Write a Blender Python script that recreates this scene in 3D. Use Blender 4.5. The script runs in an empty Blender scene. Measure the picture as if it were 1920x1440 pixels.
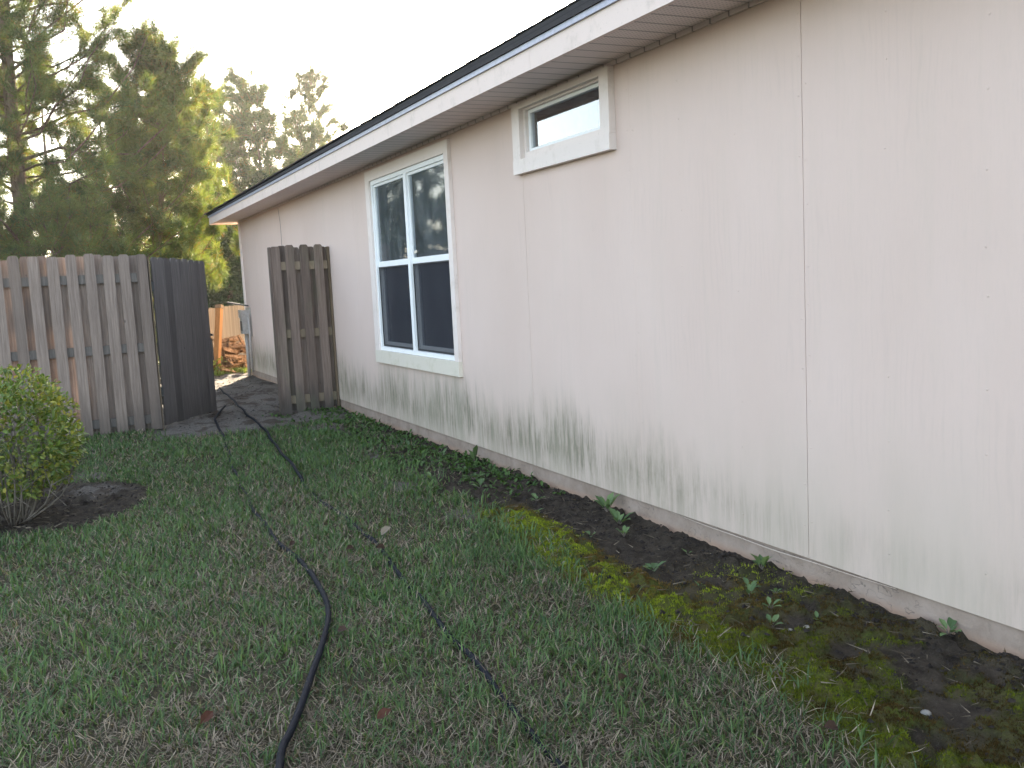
import bpy, math, random
import numpy as np
from mathutils import Matrix, Vector
random.seed(7)
RNG = np.random.default_rng(11)
S = bpy.context.scene
COL = S.collection

# ------------------------------------------------------------------ camera
CAM_H = 1.40
f_px = 1770.0
d = np.array([97 - 960, 155.0, -f_px]); d /= np.linalg.norm(d)          # along the house wall
u = np.array([-793, 15800.0, f_px]); u -= d * (u @ d); u /= np.linalg.norm(u)
M = np.array([np.cross(d, u), d, u])                                    # world = M @ camera
cam = bpy.data.cameras.new('camera')
cam.sensor_width = 36.0
cam.lens = f_px / 1920 * 36
cam.clip_start = 0.05
cam.clip_end = 3000
camo = bpy.data.objects.new('camera', cam)
COL.objects.link(camo)
mw = Matrix(M.tolist()).to_4x4()
mw.translation = (0, 0, CAM_H)
camo.matrix_world = mw
S.camera = camo

# ------------------------------------------------------------------ light
SUN_AZ, SUN_EL = math.radians(25.5), math.radians(12.0)                   # azimuth from +Y towards +X
w = bpy.data.worlds.new("World"); S.world = w; w.use_nodes = True
nt = w.node_tree
sky = nt.nodes.new('ShaderNodeTexSky'); sky.sky_type = 'NISHITA'; sky.sun_disc = False
sky.sun_elevation = SUN_EL; sky.sun_rotation = SUN_AZ
sky.air_density = 1.0; sky.dust_density = 1.5; sky.ozone_density = 1.5
hs = nt.nodes.new('ShaderNodeHueSaturation'); hs.inputs['Saturation'].default_value = 0.62    # thin milky haze whitens the sky
nt.links.new(sky.outputs[0], hs.inputs['Color']); nt.links.new(hs.outputs[0], nt.nodes['Background'].inputs[0])
nt.nodes['Background'].inputs[1].default_value = 0.10
sl = bpy.data.lights.new('sun', 'SUN'); sl.energy = 4.3; sl.angle = math.radians(0.5); sl.color = (1.0, 0.83, 0.6)
so = bpy.data.objects.new('sun', sl); COL.objects.link(so)
sdir = Vector((math.sin(SUN_AZ) * math.cos(SUN_EL), math.cos(SUN_AZ) * math.cos(SUN_EL), math.sin(SUN_EL)))
so.rotation_euler = sdir.to_track_quat('Z', 'Y').to_euler()
so.location = (20, 40, 20)
S.view_settings.view_transform = 'Standard'
S.view_settings.look = 'None'
S.view_settings.exposure = 3.4
S.view_settings.gamma = 1.0

# ------------------------------------------------------------------ helpers
def setp(o, label=None, cat=None, group=None, kind=None):
    for k, v in (('label', label), ('category', cat), ('group', group), ('kind', kind)):
        if v: o[k] = v
    return o

def empty(name, loc, label, cat, group=None):
    o = bpy.data.objects.new(name, None); COL.objects.link(o)
    o.location = loc; o.empty_display_size = 0.1
    return setp(o, label, cat, group)

def wpos(o):
    p = Vector(o.location)
    while o.parent: o = o.parent; p += Vector(o.location)
    return p

def mesh_obj(name, verts, faces, mat, parent=None, loc=None, attrs=None, smooth=False):
    """verts in world space; the object gets its origin at loc (or its parent's base)"""
    verts = np.asarray(verts, dtype=np.float32).reshape(-1, 3)
    base = np.array(wpos(parent)) if parent else (np.array(loc) if loc is not None else np.zeros(3))
    me = bpy.data.meshes.new(name)
    v = (verts - base).astype(np.float32)
    me.vertices.add(len(v)); me.vertices.foreach_set('co', v.ravel())
    if isinstance(faces, np.ndarray):
        n = faces.shape[1]; idx = faces.ravel(); cnt = np.full(len(faces), n)
    else:
        cnt = np.array([len(q) for q in faces]); idx = np.array([i for q in faces for i in q])
    me.loops.add(len(idx)); me.loops.foreach_set('vertex_index', idx.astype(np.int32))
    me.polygons.add(len(cnt))
    st = np.concatenate(([0], np.cumsum(cnt)[:-1]))
    me.polygons.foreach_set('loop_start', st.astype(np.int32))
    me.polygons.foreach_set('loop_total', cnt.astype(np.int32))
    me.polygons.foreach_set('use_smooth', np.full(len(cnt), smooth, dtype=bool))
    me.update(calc_edges=True)
    for k, a in (attrs or {}).items():
        a = np.asarray(a, dtype=np.float32)
        if a.ndim == 1:
            at = me.attributes.new(k, 'FLOAT', 'POINT'); at.data.foreach_set('value', a)
        else:
            if a.shape[1] == 3: a = np.concatenate([a, np.ones((len(a), 1), np.float32)], 1)
            at = me.attributes.new(k, 'FLOAT_COLOR', 'POINT'); at.data.foreach_set('color', a.ravel())
    me.materials.append(mat)
    o = bpy.data.objects.new(name, me); COL.objects.link(o)
    if parent: o.parent = parent
    else: o.location = base
    return o

class MB:
    """collects shapes (world space) into one mesh; every shape carries a tint value"""
    def __init__(s): s.v = []; s.f = []; s.t = []; s.n = 0
    def add(s, v, f, t=None):
        t = random.random() if t is None else t
        v = np.asarray(v, float).reshape(-1, 3)
        s.v.append(v); s.f += [tuple(i + s.n for i in q) for q in f]; s.t.append(np.full(len(v), t)); s.n += len(v)
    def box(s, a, b, t=None):
        (x0, y0, z0), (x1, y1, z1) = a, b
        s.add([(x0,y0,z0),(x1,y0,z0),(x1,y1,z0),(x0,y1,z0),(x0,y0,z1),(x1,y0,z1),(x1,y1,z1),(x0,y1,z1)],
              [(0,3,2,1),(4,5,6,7),(0,1,5,4),(1,2,6,5),(2,3,7,6),(3,0,4,7)], t)
    def bar(s, p, q, wd, ht, t=None, up=(0, 0, 1)):
        p, q = Vector(p), Vector(q); a = (q - p).normalized(); up = Vector(up)
        if abs(a.dot(up)) > .98: up = Vector((0, 1, 0))
        r = a.cross(up).normalized() * wd / 2; h = r.normalized().cross(a).normalized() * ht / 2
        vs = [e + i * r + j * h for e in (p, q) for i, j in ((-1,-1),(1,-1),(1,1),(-1,1))]
        s.add([tuple(x) for x in vs], [(0,1,2,3),(7,6,5,4),(0,4,5,1),(1,5,6,2),(2,6,7,3),(3,7,4,0)], t)
    def tube(s, pts, rad, k=6, t=None, cap=True):
        pts = [Vector(p) for p in pts]; n = len(pts)
        rad = rad if hasattr(rad, '__len__') else [rad] * n
        vs = []; ref = None
        for i in range(n):
            a = (pts[min(i + 1, n - 1)] - pts[max(i - 1, 0)]).normalized()
            if ref is None: ref = Vector((0, 0, 1)) if abs(a.z) < .9 else Vector((1, 0, 0))
            x = a.cross(ref).normalized(); y = x.cross(a).normalized(); ref = y
            for j in range(k):
                th = 2 * math.pi * j / k
                vs.append(tuple(pts[i] + (x * math.cos(th) + y * math.sin(th)) * rad[i]))
        fs = [(i*k+j, i*k+(j+1) % k, (i+1)*k+(j+1) % k, (i+1)*k+j) for i in range(n - 1) for j in range(k)]
        if cap: fs += [tuple(range(k))[::-1], tuple((n - 1) * k + j for j in range(k))]
        s.add(vs, fs, t)
    def build(s, name, mat, parent=None, loc=None, smooth=False):
        return mesh_obj(name, np.concatenate(s.v), s.f, mat, parent, loc, {'var': np.concatenate(s.t)}, smooth)

def vnoise(x, y, seed=0):
    x = np.asarray(x, float); y = np.asarray(y, float)
    xi = np.floor(x); yi = np.floor(y); fx = x - xi; fy = y - yi
    fx = fx * fx * (3 - 2 * fx); fy = fy * fy * (3 - 2 * fy)
    def h(a, b):
        v = np.sin(a * 127.1 + b * 311.7 + seed * 74.7) * 43758.5453
        return v - np.floor(v)
    return (h(xi, yi) * (1 - fx) + h(xi + 1, yi) * fx) * (1 - fy) + (h(xi, yi + 1) * (1 - fx) + h(xi + 1, yi + 1) * fx) * fy
def fbm(x, y, seed=0, o=3):
    r = 0; a = .5; tot = 0
    for i in range(o):
        r = r + a * vnoise(np.asarray(x) * 2 ** i, np.asarray(y) * 2 ** i, seed + i * 13); tot += a; a *= .5
    return r / tot
def sstep(a, b, x):
    t = np.clip((np.asarray(x, float) - a) / (b - a), 0, 1); return t * t * (3 - 2 * t)

# ------------------------------------------------------------------ node helpers
class NT:
    def __init__(s, name):
        s.m = bpy.data.materials.new(name); s.m.use_nodes = True
        s.t = s.m.node_tree; s.p = s.t.nodes['Principled BSDF']; s.out = s.t.nodes['Material Output']
    def n(s, typ, ins=None, **kw):
        nd = s.t.nodes.new('ShaderNode' + typ)
        for k, v in kw.items(): setattr(nd, k, v)
        for k, v in (ins or {}).items(): s.set(nd.inputs[k], v)
        return nd
    def set(s, sock, v):
        if isinstance(v, bpy.types.NodeSocket): s.t.links.new(v, sock)
        elif isinstance(v, bpy.types.Node): s.t.links.new(v.outputs[0], sock)
        else:
            if isinstance(v, tuple) and len(v) == 3 and sock.type == 'RGBA': v = v + (1,)
            sock.default_value = v
    def pos(s, scale=(1, 1, 1)):
        tc = s.n('NewGeometry')
        return s.n('Mapping', {'Vector': tc.outputs['Position'], 'Scale': scale}).outputs[0]
    def obj(s, scale=(1, 1, 1)):
        tc = s.n('TexCoord')
        return s.n('Mapping', {'Vector': tc.outputs['Object'], 'Scale': scale}).outputs[0]
    def noise(s, vec, scale, detail=4, rough=.55):
        return s.n('TexNoise', {'Vector': vec, 'Scale': scale, 'Detail': detail, 'Roughness': rough}).outputs[0]
    def ramp(s, fac, stops):
        r = s.n('ValToRGB', {'Fac': fac}); e = r.color_ramp.elements
        while len(e) < len(stops): e.new(0.5)
        for k, (p, c) in enumerate(stops):
            e[k].position = p; e[k].color = (c if len(c) == 4 else tuple(c) + (1,)) if hasattr(c, '__len__') else (c, c, c, 1)
        return r.outputs[0]
    def mix(s, fac, a, b, blend='MIX'):
        m = s.n('Mix', data_type='RGBA', blend_type=blend)
        s.set(m.inputs[0], fac); s.set(m.inputs[6], a); s.set(m.inputs[7], b); return m.outputs[2]
    def math(s, op, a, b=None, c=None, clamp=False):
        m = s.n('Math', operation=op); m.use_clamp = clamp
        s.set(m.inputs[0], a)
        if b is not None: s.set(m.inputs[1], b)
        if c is not None: s.set(m.inputs[2], c)
        return m.outputs[0]
    def mapr(s, v, a, b, c=0., d=1.):
        return s.n('MapRange', {'Value': v, 'From Min': a, 'From Max': b, 'To Min': c, 'To Max': d}, interpolation_type='SMOOTHSTEP').outputs[0]
    def attr(s, name, out=2):
        return s.n('Attribute', attribute_name=name).outputs[out]
    def bump(s, h, strength=.4, dist=.01):
        b = s.n('Bump', {'Height': h, 'Strength': strength, 'Distance': dist}); s.set(s.p.inputs['Normal'], b.outputs[0])
    def fin(s, color, rough=.8, spec=.3):
        s.set(s.p.inputs['Base Color'], color); s.set(s.p.inputs['Roughness'], rough)
        s.p.inputs['Specular IOR Level'].default_value = spec
        return s.m

def plain(name, col, rough=.7, spec=.3, metal=0., nscale=30, amt=.15):
    n = NT(name); v = n.noise(n.pos(), nscale)
    c = n.mix(n.ramp(v, [(.3, 0.), (.7, 1.)]), tuple(x * (1 - amt) for x in col), tuple(min(1, x * (1 + amt)) for x in col))
    n.p.inputs['Metallic'].default_value = metal
    n.bump(v, .15, .004)
    return n.fin(c, rough, spec)

def leafy(name, trans=.35, rough=.6, spec=.25, tcol=(1.3, 1.25, .5)):
    """colour from the mesh's own leaf colours, part of the light passes through the leaf"""
    n = NT(name); c = n.attr('Col', 0)
    n.fin(c, rough, spec)
    tr = n.n('BsdfTranslucent'); n.set(tr.inputs[0], n.mix(1., c, tcol, 'MULTIPLY'))
    mx = n.n('MixShader', {0: trans}); n.set(mx.inputs[1], n.p.outputs[0]); n.set(mx.inputs[2], tr.outputs[0])
    n.set(n.out.inputs[0], mx.outputs[0]); return n.m

def m_siding():
    n = NT('painted_siding'); g = n.n('SeparateXYZ', {0: n.pos()}); y, z = g.outputs[1], g.outputs[2]
    big = n.noise(n.pos((1, .7, .35)), 1.6, 3)
    streak = n.noise(n.pos((1, 9, .5)), 1.5, 3, .6)
    grain = n.noise(n.pos((1, 60, 7)), 2.0, 6, .7)
    c = n.mix(n.ramp(big, [(.3, 0.), (.7, 1.)]), (.59, .463, .408), (.635, .508, .455))
    c = n.mix(n.mapr(streak, .5, .75, 0, .22), c, (.54, .45, .385))
    c = n.mix(n.mapr(grain, .48, .75, 0, .16), c, (.46, .39, .35))
    # green-grey mildew rising from the foot of the wall in ragged vertical streaks
    h1 = n.noise(n.pos((0, 1.0, 0)), .9, 2); h2 = n.noise(n.pos((0, 2.2, .35)), 4.5, 5, .7)
    top = n.math('MULTIPLY_ADD', h1, .55, n.math('MULTIPLY_ADD', h2, .58, -.02))
    top = n.math('MULTIPLY', top, n.mapr(y, 2.2, 5.6, .55, 1.))
    low = n.math('SUBTRACT', top, z)
    m = n.mapr(low, -.12, .34)
    blot = n.noise(n.pos((1, 1.6, .7)), 3.2, 5, .68); fine = n.noise(n.pos((1, 15, 1.1)), 2.2, 8, .8)
    m = n.math('MULTIPLY', m, n.mapr(blot, .32, .56, .42, 1.))
    m = n.math('MULTIPLY', m, n.mapr(fine, .38, .62, .30, 1.))
    m = n.math('MULTIPLY', m, n.mapr(z, .12, .30, .45, 1.))
    m = n.math('MULTIPLY', m, n.mapr(y, 2.6, 5.0, .75, 1.45), clamp=True)
    mc = n.mix(n.noise(n.pos((1, 3, 2)), 2.), (.085, .083, .045), (.165, .152, .105))
    c = n.mix(n.math('MULTIPLY', m, .97), c, mc)
    # drips below the tall window
    dr = n.math('MULTIPLY', n.mapr(y, 6.72, 6.82), n.mapr(y, 9.0, 9.1, 1, 0))
    dr = n.math('MULTIPLY', dr, n.mapr(z, .66, .60, 0, 1.))
    dr = n.math('MULTIPLY', dr, n.mapr(n.noise(n.pos((1, 7, .6)), 1.3, 5, .75), .45, .7, .08, .5))
    c = n.mix(dr, c, (.26, .255, .19))
    wv = n.n('TexWave', {'Vector': n.pos((1, 2.6, .42)), 'Scale': 3.2, 'Distortion': 15., 'Detail': 2.5, 'Detail Scale': .9}, bands_direction='Y')
    c = n.mix(n.math('MULTIPLY', n.mapr(wv.outputs[1], .0, .22, .09, 0.), n.mapr(n.noise(n.pos(), 1.7), .48, .62)), c, (.40, .33, .30))
    # faint broad tinge over the lower half, stronger towards the foot
    c = n.mix(n.math('MULTIPLY', n.mapr(z, .12, .95, .62, 0.), n.mapr(n.noise(n.pos((1, 3, .6)), 1.4), .25, .75, .35, 1.)), c, (.40, .355, .285))
    n.bump(n.math('ADD', grain, n.math('MULTIPLY', streak, .5)), .25, .004)
    return n.fin(c, .75, .25)

def m_foundation():
    n = NT('concrete_foundation'); z = n.n('SeparateXYZ', {0: n.pos()}).outputs[2]
    a = n.noise(n.pos(), 5, 6, .65); b = n.noise(n.pos((1, 1, 1)), 42, 5)
    c = n.mix(n.ramp(a, [(.35, 0.), (.65, 1.)]), (.235, .18, .145), (.33, .265, .225))
    c = n.mix(n.mapr(z, .06, -.01), c, (.36, .23, .16))
    wv = n.n('TexWave', {'Vector': n.pos((1, 1, 1.6)), 'Scale': 4.2, 'Distortion': 16., 'Detail': 3., 'Detail Scale': 2.4})
    crack = n.mapr(wv.outputs[1], .03, .0)
    crack = n.math('MULTIPLY', crack, n.mapr(n.noise(n.pos(), 3.), .45, .6))
    c = n.mix(n.math('MULTIPLY', crack, .55), c, (.10, .09, .08))
    dirt = n.mapr(n.noise(n.pos((1, 9, 5)), 2.4, 5, .7), .56, .76)
    c = n.mix(n.math('MULTIPLY', dirt, .5), c, (.18, .165, .13))
    n.bump(n.math('ADD', n.math('MULTIPLY', a, .7), n.math('SUBTRACT', b, crack)), .5, .008)
    return n.fin(c, .9, .15)

def m_trim(name, col, dirt=.35, stain=(.30, .25, .19)):
    n = NT(name)
    a = n.noise(n.pos((1, 3, 3)), 3, 5, .65); b = n.noise(n.pos(), 60, 4)
    c = n.mix(n.math('MULTIPLY', n.mapr(a, .5, .78), dirt), col, stain)
    c = n.mix(n.math('MULTIPLY', n.mapr(b, .62, .78), dirt), c, tuple(.5 * x for x in stain))
    n.bump(b, .12, .003)
    return n.fin(c, .6, .35)

def m_soffit():
    n = NT('vinyl_soffit'); g = n.n('SeparateXYZ', {0: n.pos()}); x, y = g.outputs[0], g.outputs[1]
    fr = n.math('FRACT', n.math('MULTIPLY', y, 1 / .135))
    rib = n.math('MINIMUM', n.mapr(fr, 0., .07), n.mapr(fr, .93, 1., 1, 0))
    hx = n.math('ABSOLUTE', n.math('SUBTRACT', n.math('FRACT', n.math('MULTIPLY', x, 1 / .022)), .5))
    hy = n.math('ABSOLUTE', n.math('SUBTRACT', n.math('FRACT', n.math('MULTIPLY', y, 1 / .0225)), .5))
    dd = n.math('ADD', n.math('MULTIPLY', hx, hx), n.math('MULTIPLY', hy, hy))
    hole = n.math('MULTIPLY', n.mapr(dd, .035, .06, 1, 0), n.mapr(n.noise(n.pos((1, 1, 1)), 1.3), .4, .6, .6, 1.))
    c = n.mix(n.mapr(n.noise(n.pos((2, 1, 1)), 3, 4), .35, .7, 0, .4), (.72, .62, .595), (.62, .53, .51))
    c = n.mix(n.math('MULTIPLY', hole, .42), c, (.05, .045, .045))
    c = n.mix(n.math('SUBTRACT', 1., rib), c, (.22, .19, .18))
    n.bump(rib, .6, .006)
    return n.fin(c, .55, .3)

def m_wood(name, a, b, dark=.5, stain=.6, green=.0):
    """weathered boards with the grain running up, a little different from board to board"""
    n = NT(name); z = n.n('SeparateXYZ', {0: n.pos()}).outputs[2]
    var = n.attr('var')
    comb = n.n('CombineXYZ', {0: n.math('MULTIPLY', var, 37.), 1: n.math('MULTIPLY', var, 11.), 2: 0.})
    vec = n.n('VectorMath', {0: n.pos((1, 1, .045)), 1: comb.outputs[0]}, operation='ADD').outputs[0]
    g1 = n.noise(vec, 60, 6, .7); g2 = n.noise(vec, 14, 3)
    c = n.mix(n.ramp(g1, [(.3, 0.), (.72, 1.)]), a, b)
    c = n.mix(n.mapr(var, .2, 1, 0., .55), c, tuple(x * .62 for x in a))
    c = n.mix(n.mapr(g2, .55, .75, 0, dark), c, tuple(x * .35 for x in a))
    kn = n.n('TexVoronoi', {'Vector': n.n('VectorMath', {0: n.pos((1, 1, .45)), 1: comb.outputs[0]}, operation='ADD').outputs[0], 'Scale': 5.5})
    c = n.mix(n.mapr(kn.outputs[0], .06, .02, 0, .7), c, (.05, .04, .035))
    low = n.math('MULTIPLY', n.mapr(n.math('ADD', z, n.math('MULTIPLY', n.noise(n.pos((1, 1, .2)), 9), .5)), .75, .2), stain)
    c = n.mix(low, c, (.055, .052, .048))
    if green: c = n.mix(n.math('MULTIPLY', n.mapr(n.noise(n.pos((1, 1, .4)), 5), .5, .7), green), c, (.13, .15, .09))
    n.bump(g1, .6, .006)
    return n.fin(c, .95, .0)

def m_ground():
    n = NT('earth'); p = n.pos()
    a = n.noise(p, 9, 6, .7); b = n.noise(p, 70, 4, .7); q = n.noise(p, 260, 3)
    thatch = n.mix(n.ramp(b, [(.3, 0.), (.7, 1.)]), (.035, .032, .020), (.105, .090, .055))
    soil = n.mix(n.ramp(a, [(.3, 0.), (.7, 1.)]), (.024, .019, .015), (.085, .068, .052))
    soil = n.mix(n.mapr(b, .55, .75, 0, .7), soil, (.11, .10, .09))
    sand = n.mix(n.ramp(b, [(.3, 0.), (.7, 1.)]), (.085, .072, .06), (.21, .19, .17))
    sand = n.mix(n.mapr(n.noise(p, 2.2, 6, .7), .50, .58, .0, .85), sand, (.07, .054, .043))
    moss = n.mix(n.ramp(a, [(.35, 0.), (.65, 1.)]), (.095, .125, .016), (.10, .08, .03))
    c = n.mix(n.attr('soil'), thatch, soil)
    c = n.mix(n.attr('sand'), c, sand)
    c = n.mix(n.math('MULTIPLY', n.attr('moss'), n.mapr(b, .3, .6, .4, 1.)), c, moss)
    n.bump(n.math('ADD', n.math('MULTIPLY', b, 1.), n.math('MULTIPLY', q, .5)), .9, .02)
    return n.fin(c, .95, .1)

def m_glass(name, refl=1.0, ior=1.5, dust=(.08, .28)):
    n = NT(name)
    fr = n.n('Fresnel', {0: ior})
    tr = n.n('BsdfTransparent', {0: (.80, .84, .86)})
    gl = n.n('BsdfGlossy', {0: (.95, .97, 1.), 1: .012})
    nz = n.noise(n.pos(), 2.2, 2)
    bp = n.n('Bump', {'Height': nz, 'Strength': .012, 'Distance': .01}); n.set(gl.inputs['Normal'], bp.outputs[0])
    mx = n.n('MixShader', {0: n.math('MULTIPLY', fr.outputs[0], refl)})
    n.set(mx.inputs[1], tr.outputs[0]); n.set(mx.inputs[2], gl.outputs[0])
    # a thin film of dust and dried rain on the outside
    df = n.n('BsdfDiffuse', {0: (.30, .315, .32)})
    m2 = n.n('MixShader', {0: n.mapr(n.noise(n.pos((1, 3, 1)), 4, 5, .7), .40, .72, *dust)})
    n.set(m2.inputs[1], mx.outputs[0]); n.set(m2.inputs[2], df.outputs[0])
    n.set(n.out.inputs[0], m2.outputs[0]); return n.m

def m_screen():
    n = NT('insect_screen')
    tr = n.n('BsdfTransparent'); df = n.n('BsdfDiffuse', {0: (.045, .045, .055)})
    mx = n.n('MixShader', {0: .62}); n.set(mx.inputs[1], tr.outputs[0]); n.set(mx.inputs[2], df.outputs[0])
    n.set(n.out.inputs[0], mx.outputs[0]); return n.m

def m_roof():
    n = NT('asphalt_shingles'); p = n.pos()
    a = n.noise(p, 120, 3); b = n.noise(p, 6, 4)
    z = n.n('SeparateXYZ', {0: p}).outputs[2]
    row = n.math('FRACT', n.math('MULTIPLY', z, 1 / .07))
    c = n.mix(a, (.025, .024, .026), (.075, .07, .072))
    c = n.mix(n.mapr(b, .45, .7, 0, .4), c, (.03, .027, .024))
    c = n.mix(n.mapr(row, .0, .15, .7, 0), c, (.01, .01, .01))
    n.bump(n.math('ADD', a, row), .5, .01)
    return n.fin(c, .9, .2)

def m_bark(name, a, b):
    n = NT(name); g = n.noise(n.pos((1, 1, .25)), 22, 6, .7)
    n.bump(g, .8, .03)
    return n.fin(n.mix(n.ramp(g, [(.35, 0.), (.65, 1.)]), a, b), .95, .0)

MAT = dict(siding=m_siding(), foundation=m_foundation(), soffit=m_soffit(), roof=m_roof(), ground=m_ground(),
    fascia=m_trim('fascia_paint', (.68, .56, .505), .34), casing=m_trim('casing_paint', (.72, .635, .595), .30, (.34, .27, .2)),
    sill=m_trim('sill_paint', (.64, .585, .50), .5, (.42, .385, .24)), vinyl=m_trim('white_vinyl', (.80, .81, .82), .12),
    drip=plain('drip_edge_metal', (.33, .34, .42), .4, .5), glass=m_glass('window_glass', 1.0), sglass=m_glass('clean_window_glass', 1.35, 2.2, (.0, .05)), screen=m_screen(),
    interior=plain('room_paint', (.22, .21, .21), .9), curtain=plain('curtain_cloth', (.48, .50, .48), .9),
    wood=m_wood('weathered_fence_boards', (.155, .12, .103), (.315, .25, .21)),
    gate=m_wood('dark_gate_boards', (.105, .092, .088), (.185, .166, .158), .5, .5),
    brown=m_wood('brown_gate_boards', (.13, .098, .084), (.245, .188, .158), .65, .85, .2),
    far=m_wood('pale_fence_boards', (.135, .10, .07), (.215, .165, .115), .4, .35),
    rail=m_wood('fence_rails', (.10, .088, .08), (.17, .15, .135)),
    brail=m_wood('brown_rails', (.19, .15, .11), (.30, .235, .17), .5, .4, .25),
    post=m_wood('orange_post', (.20, .10, .042), (.33, .18, .08), .4, .1), metal=plain('dark_metal', (.03, .03, .032), .5, .5),
    box=plain('grey_box_paint', (.36, .33, .30), .55, .4), hose=plain('black_rubber', (.0075, .0085, .013), .7, .12, 0, 40, .3),
    chunk=m_bark('split_wood', (.10, .06, .034), (.30, .20, .125)), bark=m_bark('pine_bark', (.07, .05, .04), (.17, .125, .10)),
    stem=m_bark('shrub_bark', (.10, .085, .07), (.22, .19, .16)),
    needle=leafy('pine_needles', .46, .55, .3, (2.3, 1.75, .38)), leaf=leafy('shrub_leaves', .28, .42, .45), blade=leafy('grass_blades', .25, .6, .3),
    moss=leafy('moss_fronds', .2, .8, .1), dead=leafy('dead_leaves', .1, .8, .15), far_leaf=leafy('far_foliage', .30, .7, .15),
    pebble=plain('pale_stone', (.24, .225, .20), .9), clod=plain('soil_crumbs', (.028, .023, .020), .95, .1, 0, 60, .5))

# ------------------------------------------------------------------ ground
EY = [-5, 1.78, 2.16, 2.46, 2.84, 3.24, 3.67, 4.9, 5.66, 7.3, 9.8, 12]
EX = [2.0, 2.02, 2.08, 2.12, 2.08, 2.10, 2.10, 2.24, 2.26, 2.25, 2.43, 2.5]
def edge(y): return np.interp(y, EY, EX)
BED = (-.12, 7.15, .62, .86)
def bed_d(x, y):
    return ((x - BED[0]) / BED[2]) ** 2 + ((y - BED[1]) / BED[3]) ** 2 + .5 * (fbm(x * 5, y * 5, 3) - .5)
def soil_m(x, y):
    s = sstep(-.10, .06, x - edge(y) + .34 * (fbm(x * 5, y * 5, 5) - .5)) * sstep(3.4, 3.0, x)
    return np.clip(np.maximum(s * sstep(10.9, 9.4, y), sstep(1.1, .8, bed_d(x, y))), 0, 1)
def sand_m(x, y):
    g = sstep(9.45, 9.95, y + .7 * (fbm(x * 4, y * 4, 9) - .5)) * sstep(17.2, 16.5, y) * sstep(.6, 1.0, x) * sstep(3.5, 3.0, x)
    spots = 0
    for cx, cy, r in ((2.05, 6.1, .16), (2.1, 5.15, .14), (2.3, 9.3, .28), (2.25, 7.3, .13), (2.2, 2.35, .10), (.2, 7.5, .22), (.1, 8.1, .22)):
        spots = np.maximum(spots, sstep(1.1, .3, np.hypot((x - cx), (y - cy) * .6) / r + (fbm(x * 14, y * 14, 2) - .5)))
    return np.clip(np.maximum(g, spots * .8), 0, 1)
def moss_m(x, y):
    dx = x - edge(y)
    a = sstep(-.16, -.02, dx) * sstep(.30, .14, dx) * sstep(5.3, 4.9, y) * sstep(.20, .38, fbm(x * 6 + 3, y * 6, 21))
    b = sstep(.0, .10, dx) * sstep(.85, .5, dx) * sstep(3.7, 2.9, y) * sstep(.34, .52, fbm(x * 9, y * 9, 23)) * .65
    return np.clip(np.maximum(a, b), 0, 1)
def gz(x, y):
    x = np.asarray(x, float); y = np.asarray(y, float)
    z = .03 * (fbm(x * .8, y * .8, 1) - .5)
    so = soil_m(x, y)
    z = z + so * (.045 * (fbm(x * 12, y * 12, 31, 4) - .5) + .030 * sstep(.55, .85, fbm(x * 26, y * 26, 33, 2)))
    z = z + so * .03 * sstep(2.62, 2.85, x) * fbm(x * 17, y * 17, 35, 2) * sstep(6.5, 5.5, y)
    z = z + moss_m(x, y) * (.008 + .040 * fbm(x * 15, y * 15, 37, 2))
    z = z + sand_m(x, y) * .09 * (fbm(x * 5, y * 6, 41, 5) - .45)
    far = sstep(17.0, 20.0, y); near = sstep(60, 20, np.hypot(x, y))
    return (z * near) - .38 * far * sstep(4000, 20, y)
def lines(lo, hi, st, outer, growth=1.22):
    c = list(np.arange(lo, hi + 1e-6, st)); s = st; a = c[0]; left = []
    while a > -outer: s *= growth; a -= s; left.append(a)
    s = st; b = c[-1]; right = []
    while b < outer: s *= growth; b += s; right.append(b)
    return np.array(left[::-1] + c + right)
gx = lines(-1.6, 2.95, .026, 380); gy = lines(1.2, 11.6, .03, 380)
GX, GY = np.meshgrid(gx, gy, indexing='ij'); px, py = GX.ravel(), GY.ravel()
nx, ny = len(gx), len(gy)
I = np.arange(nx * ny).reshape(nx, ny)
gf = np.stack([I[:-1, :-1], I[1:, :-1], I[1:, 1:], I[:-1, 1:]], -1).reshape(-1, 4)
g = mesh_obj('ground', np.stack([px, py, gz(px, py)], 1), gf, MAT['ground'], smooth=True,
             attrs={'soil': soil_m(px, py), 'sand': sand_m(px, py), 'moss': moss_m(px, py)})
setp(g, kind='structure')

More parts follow.
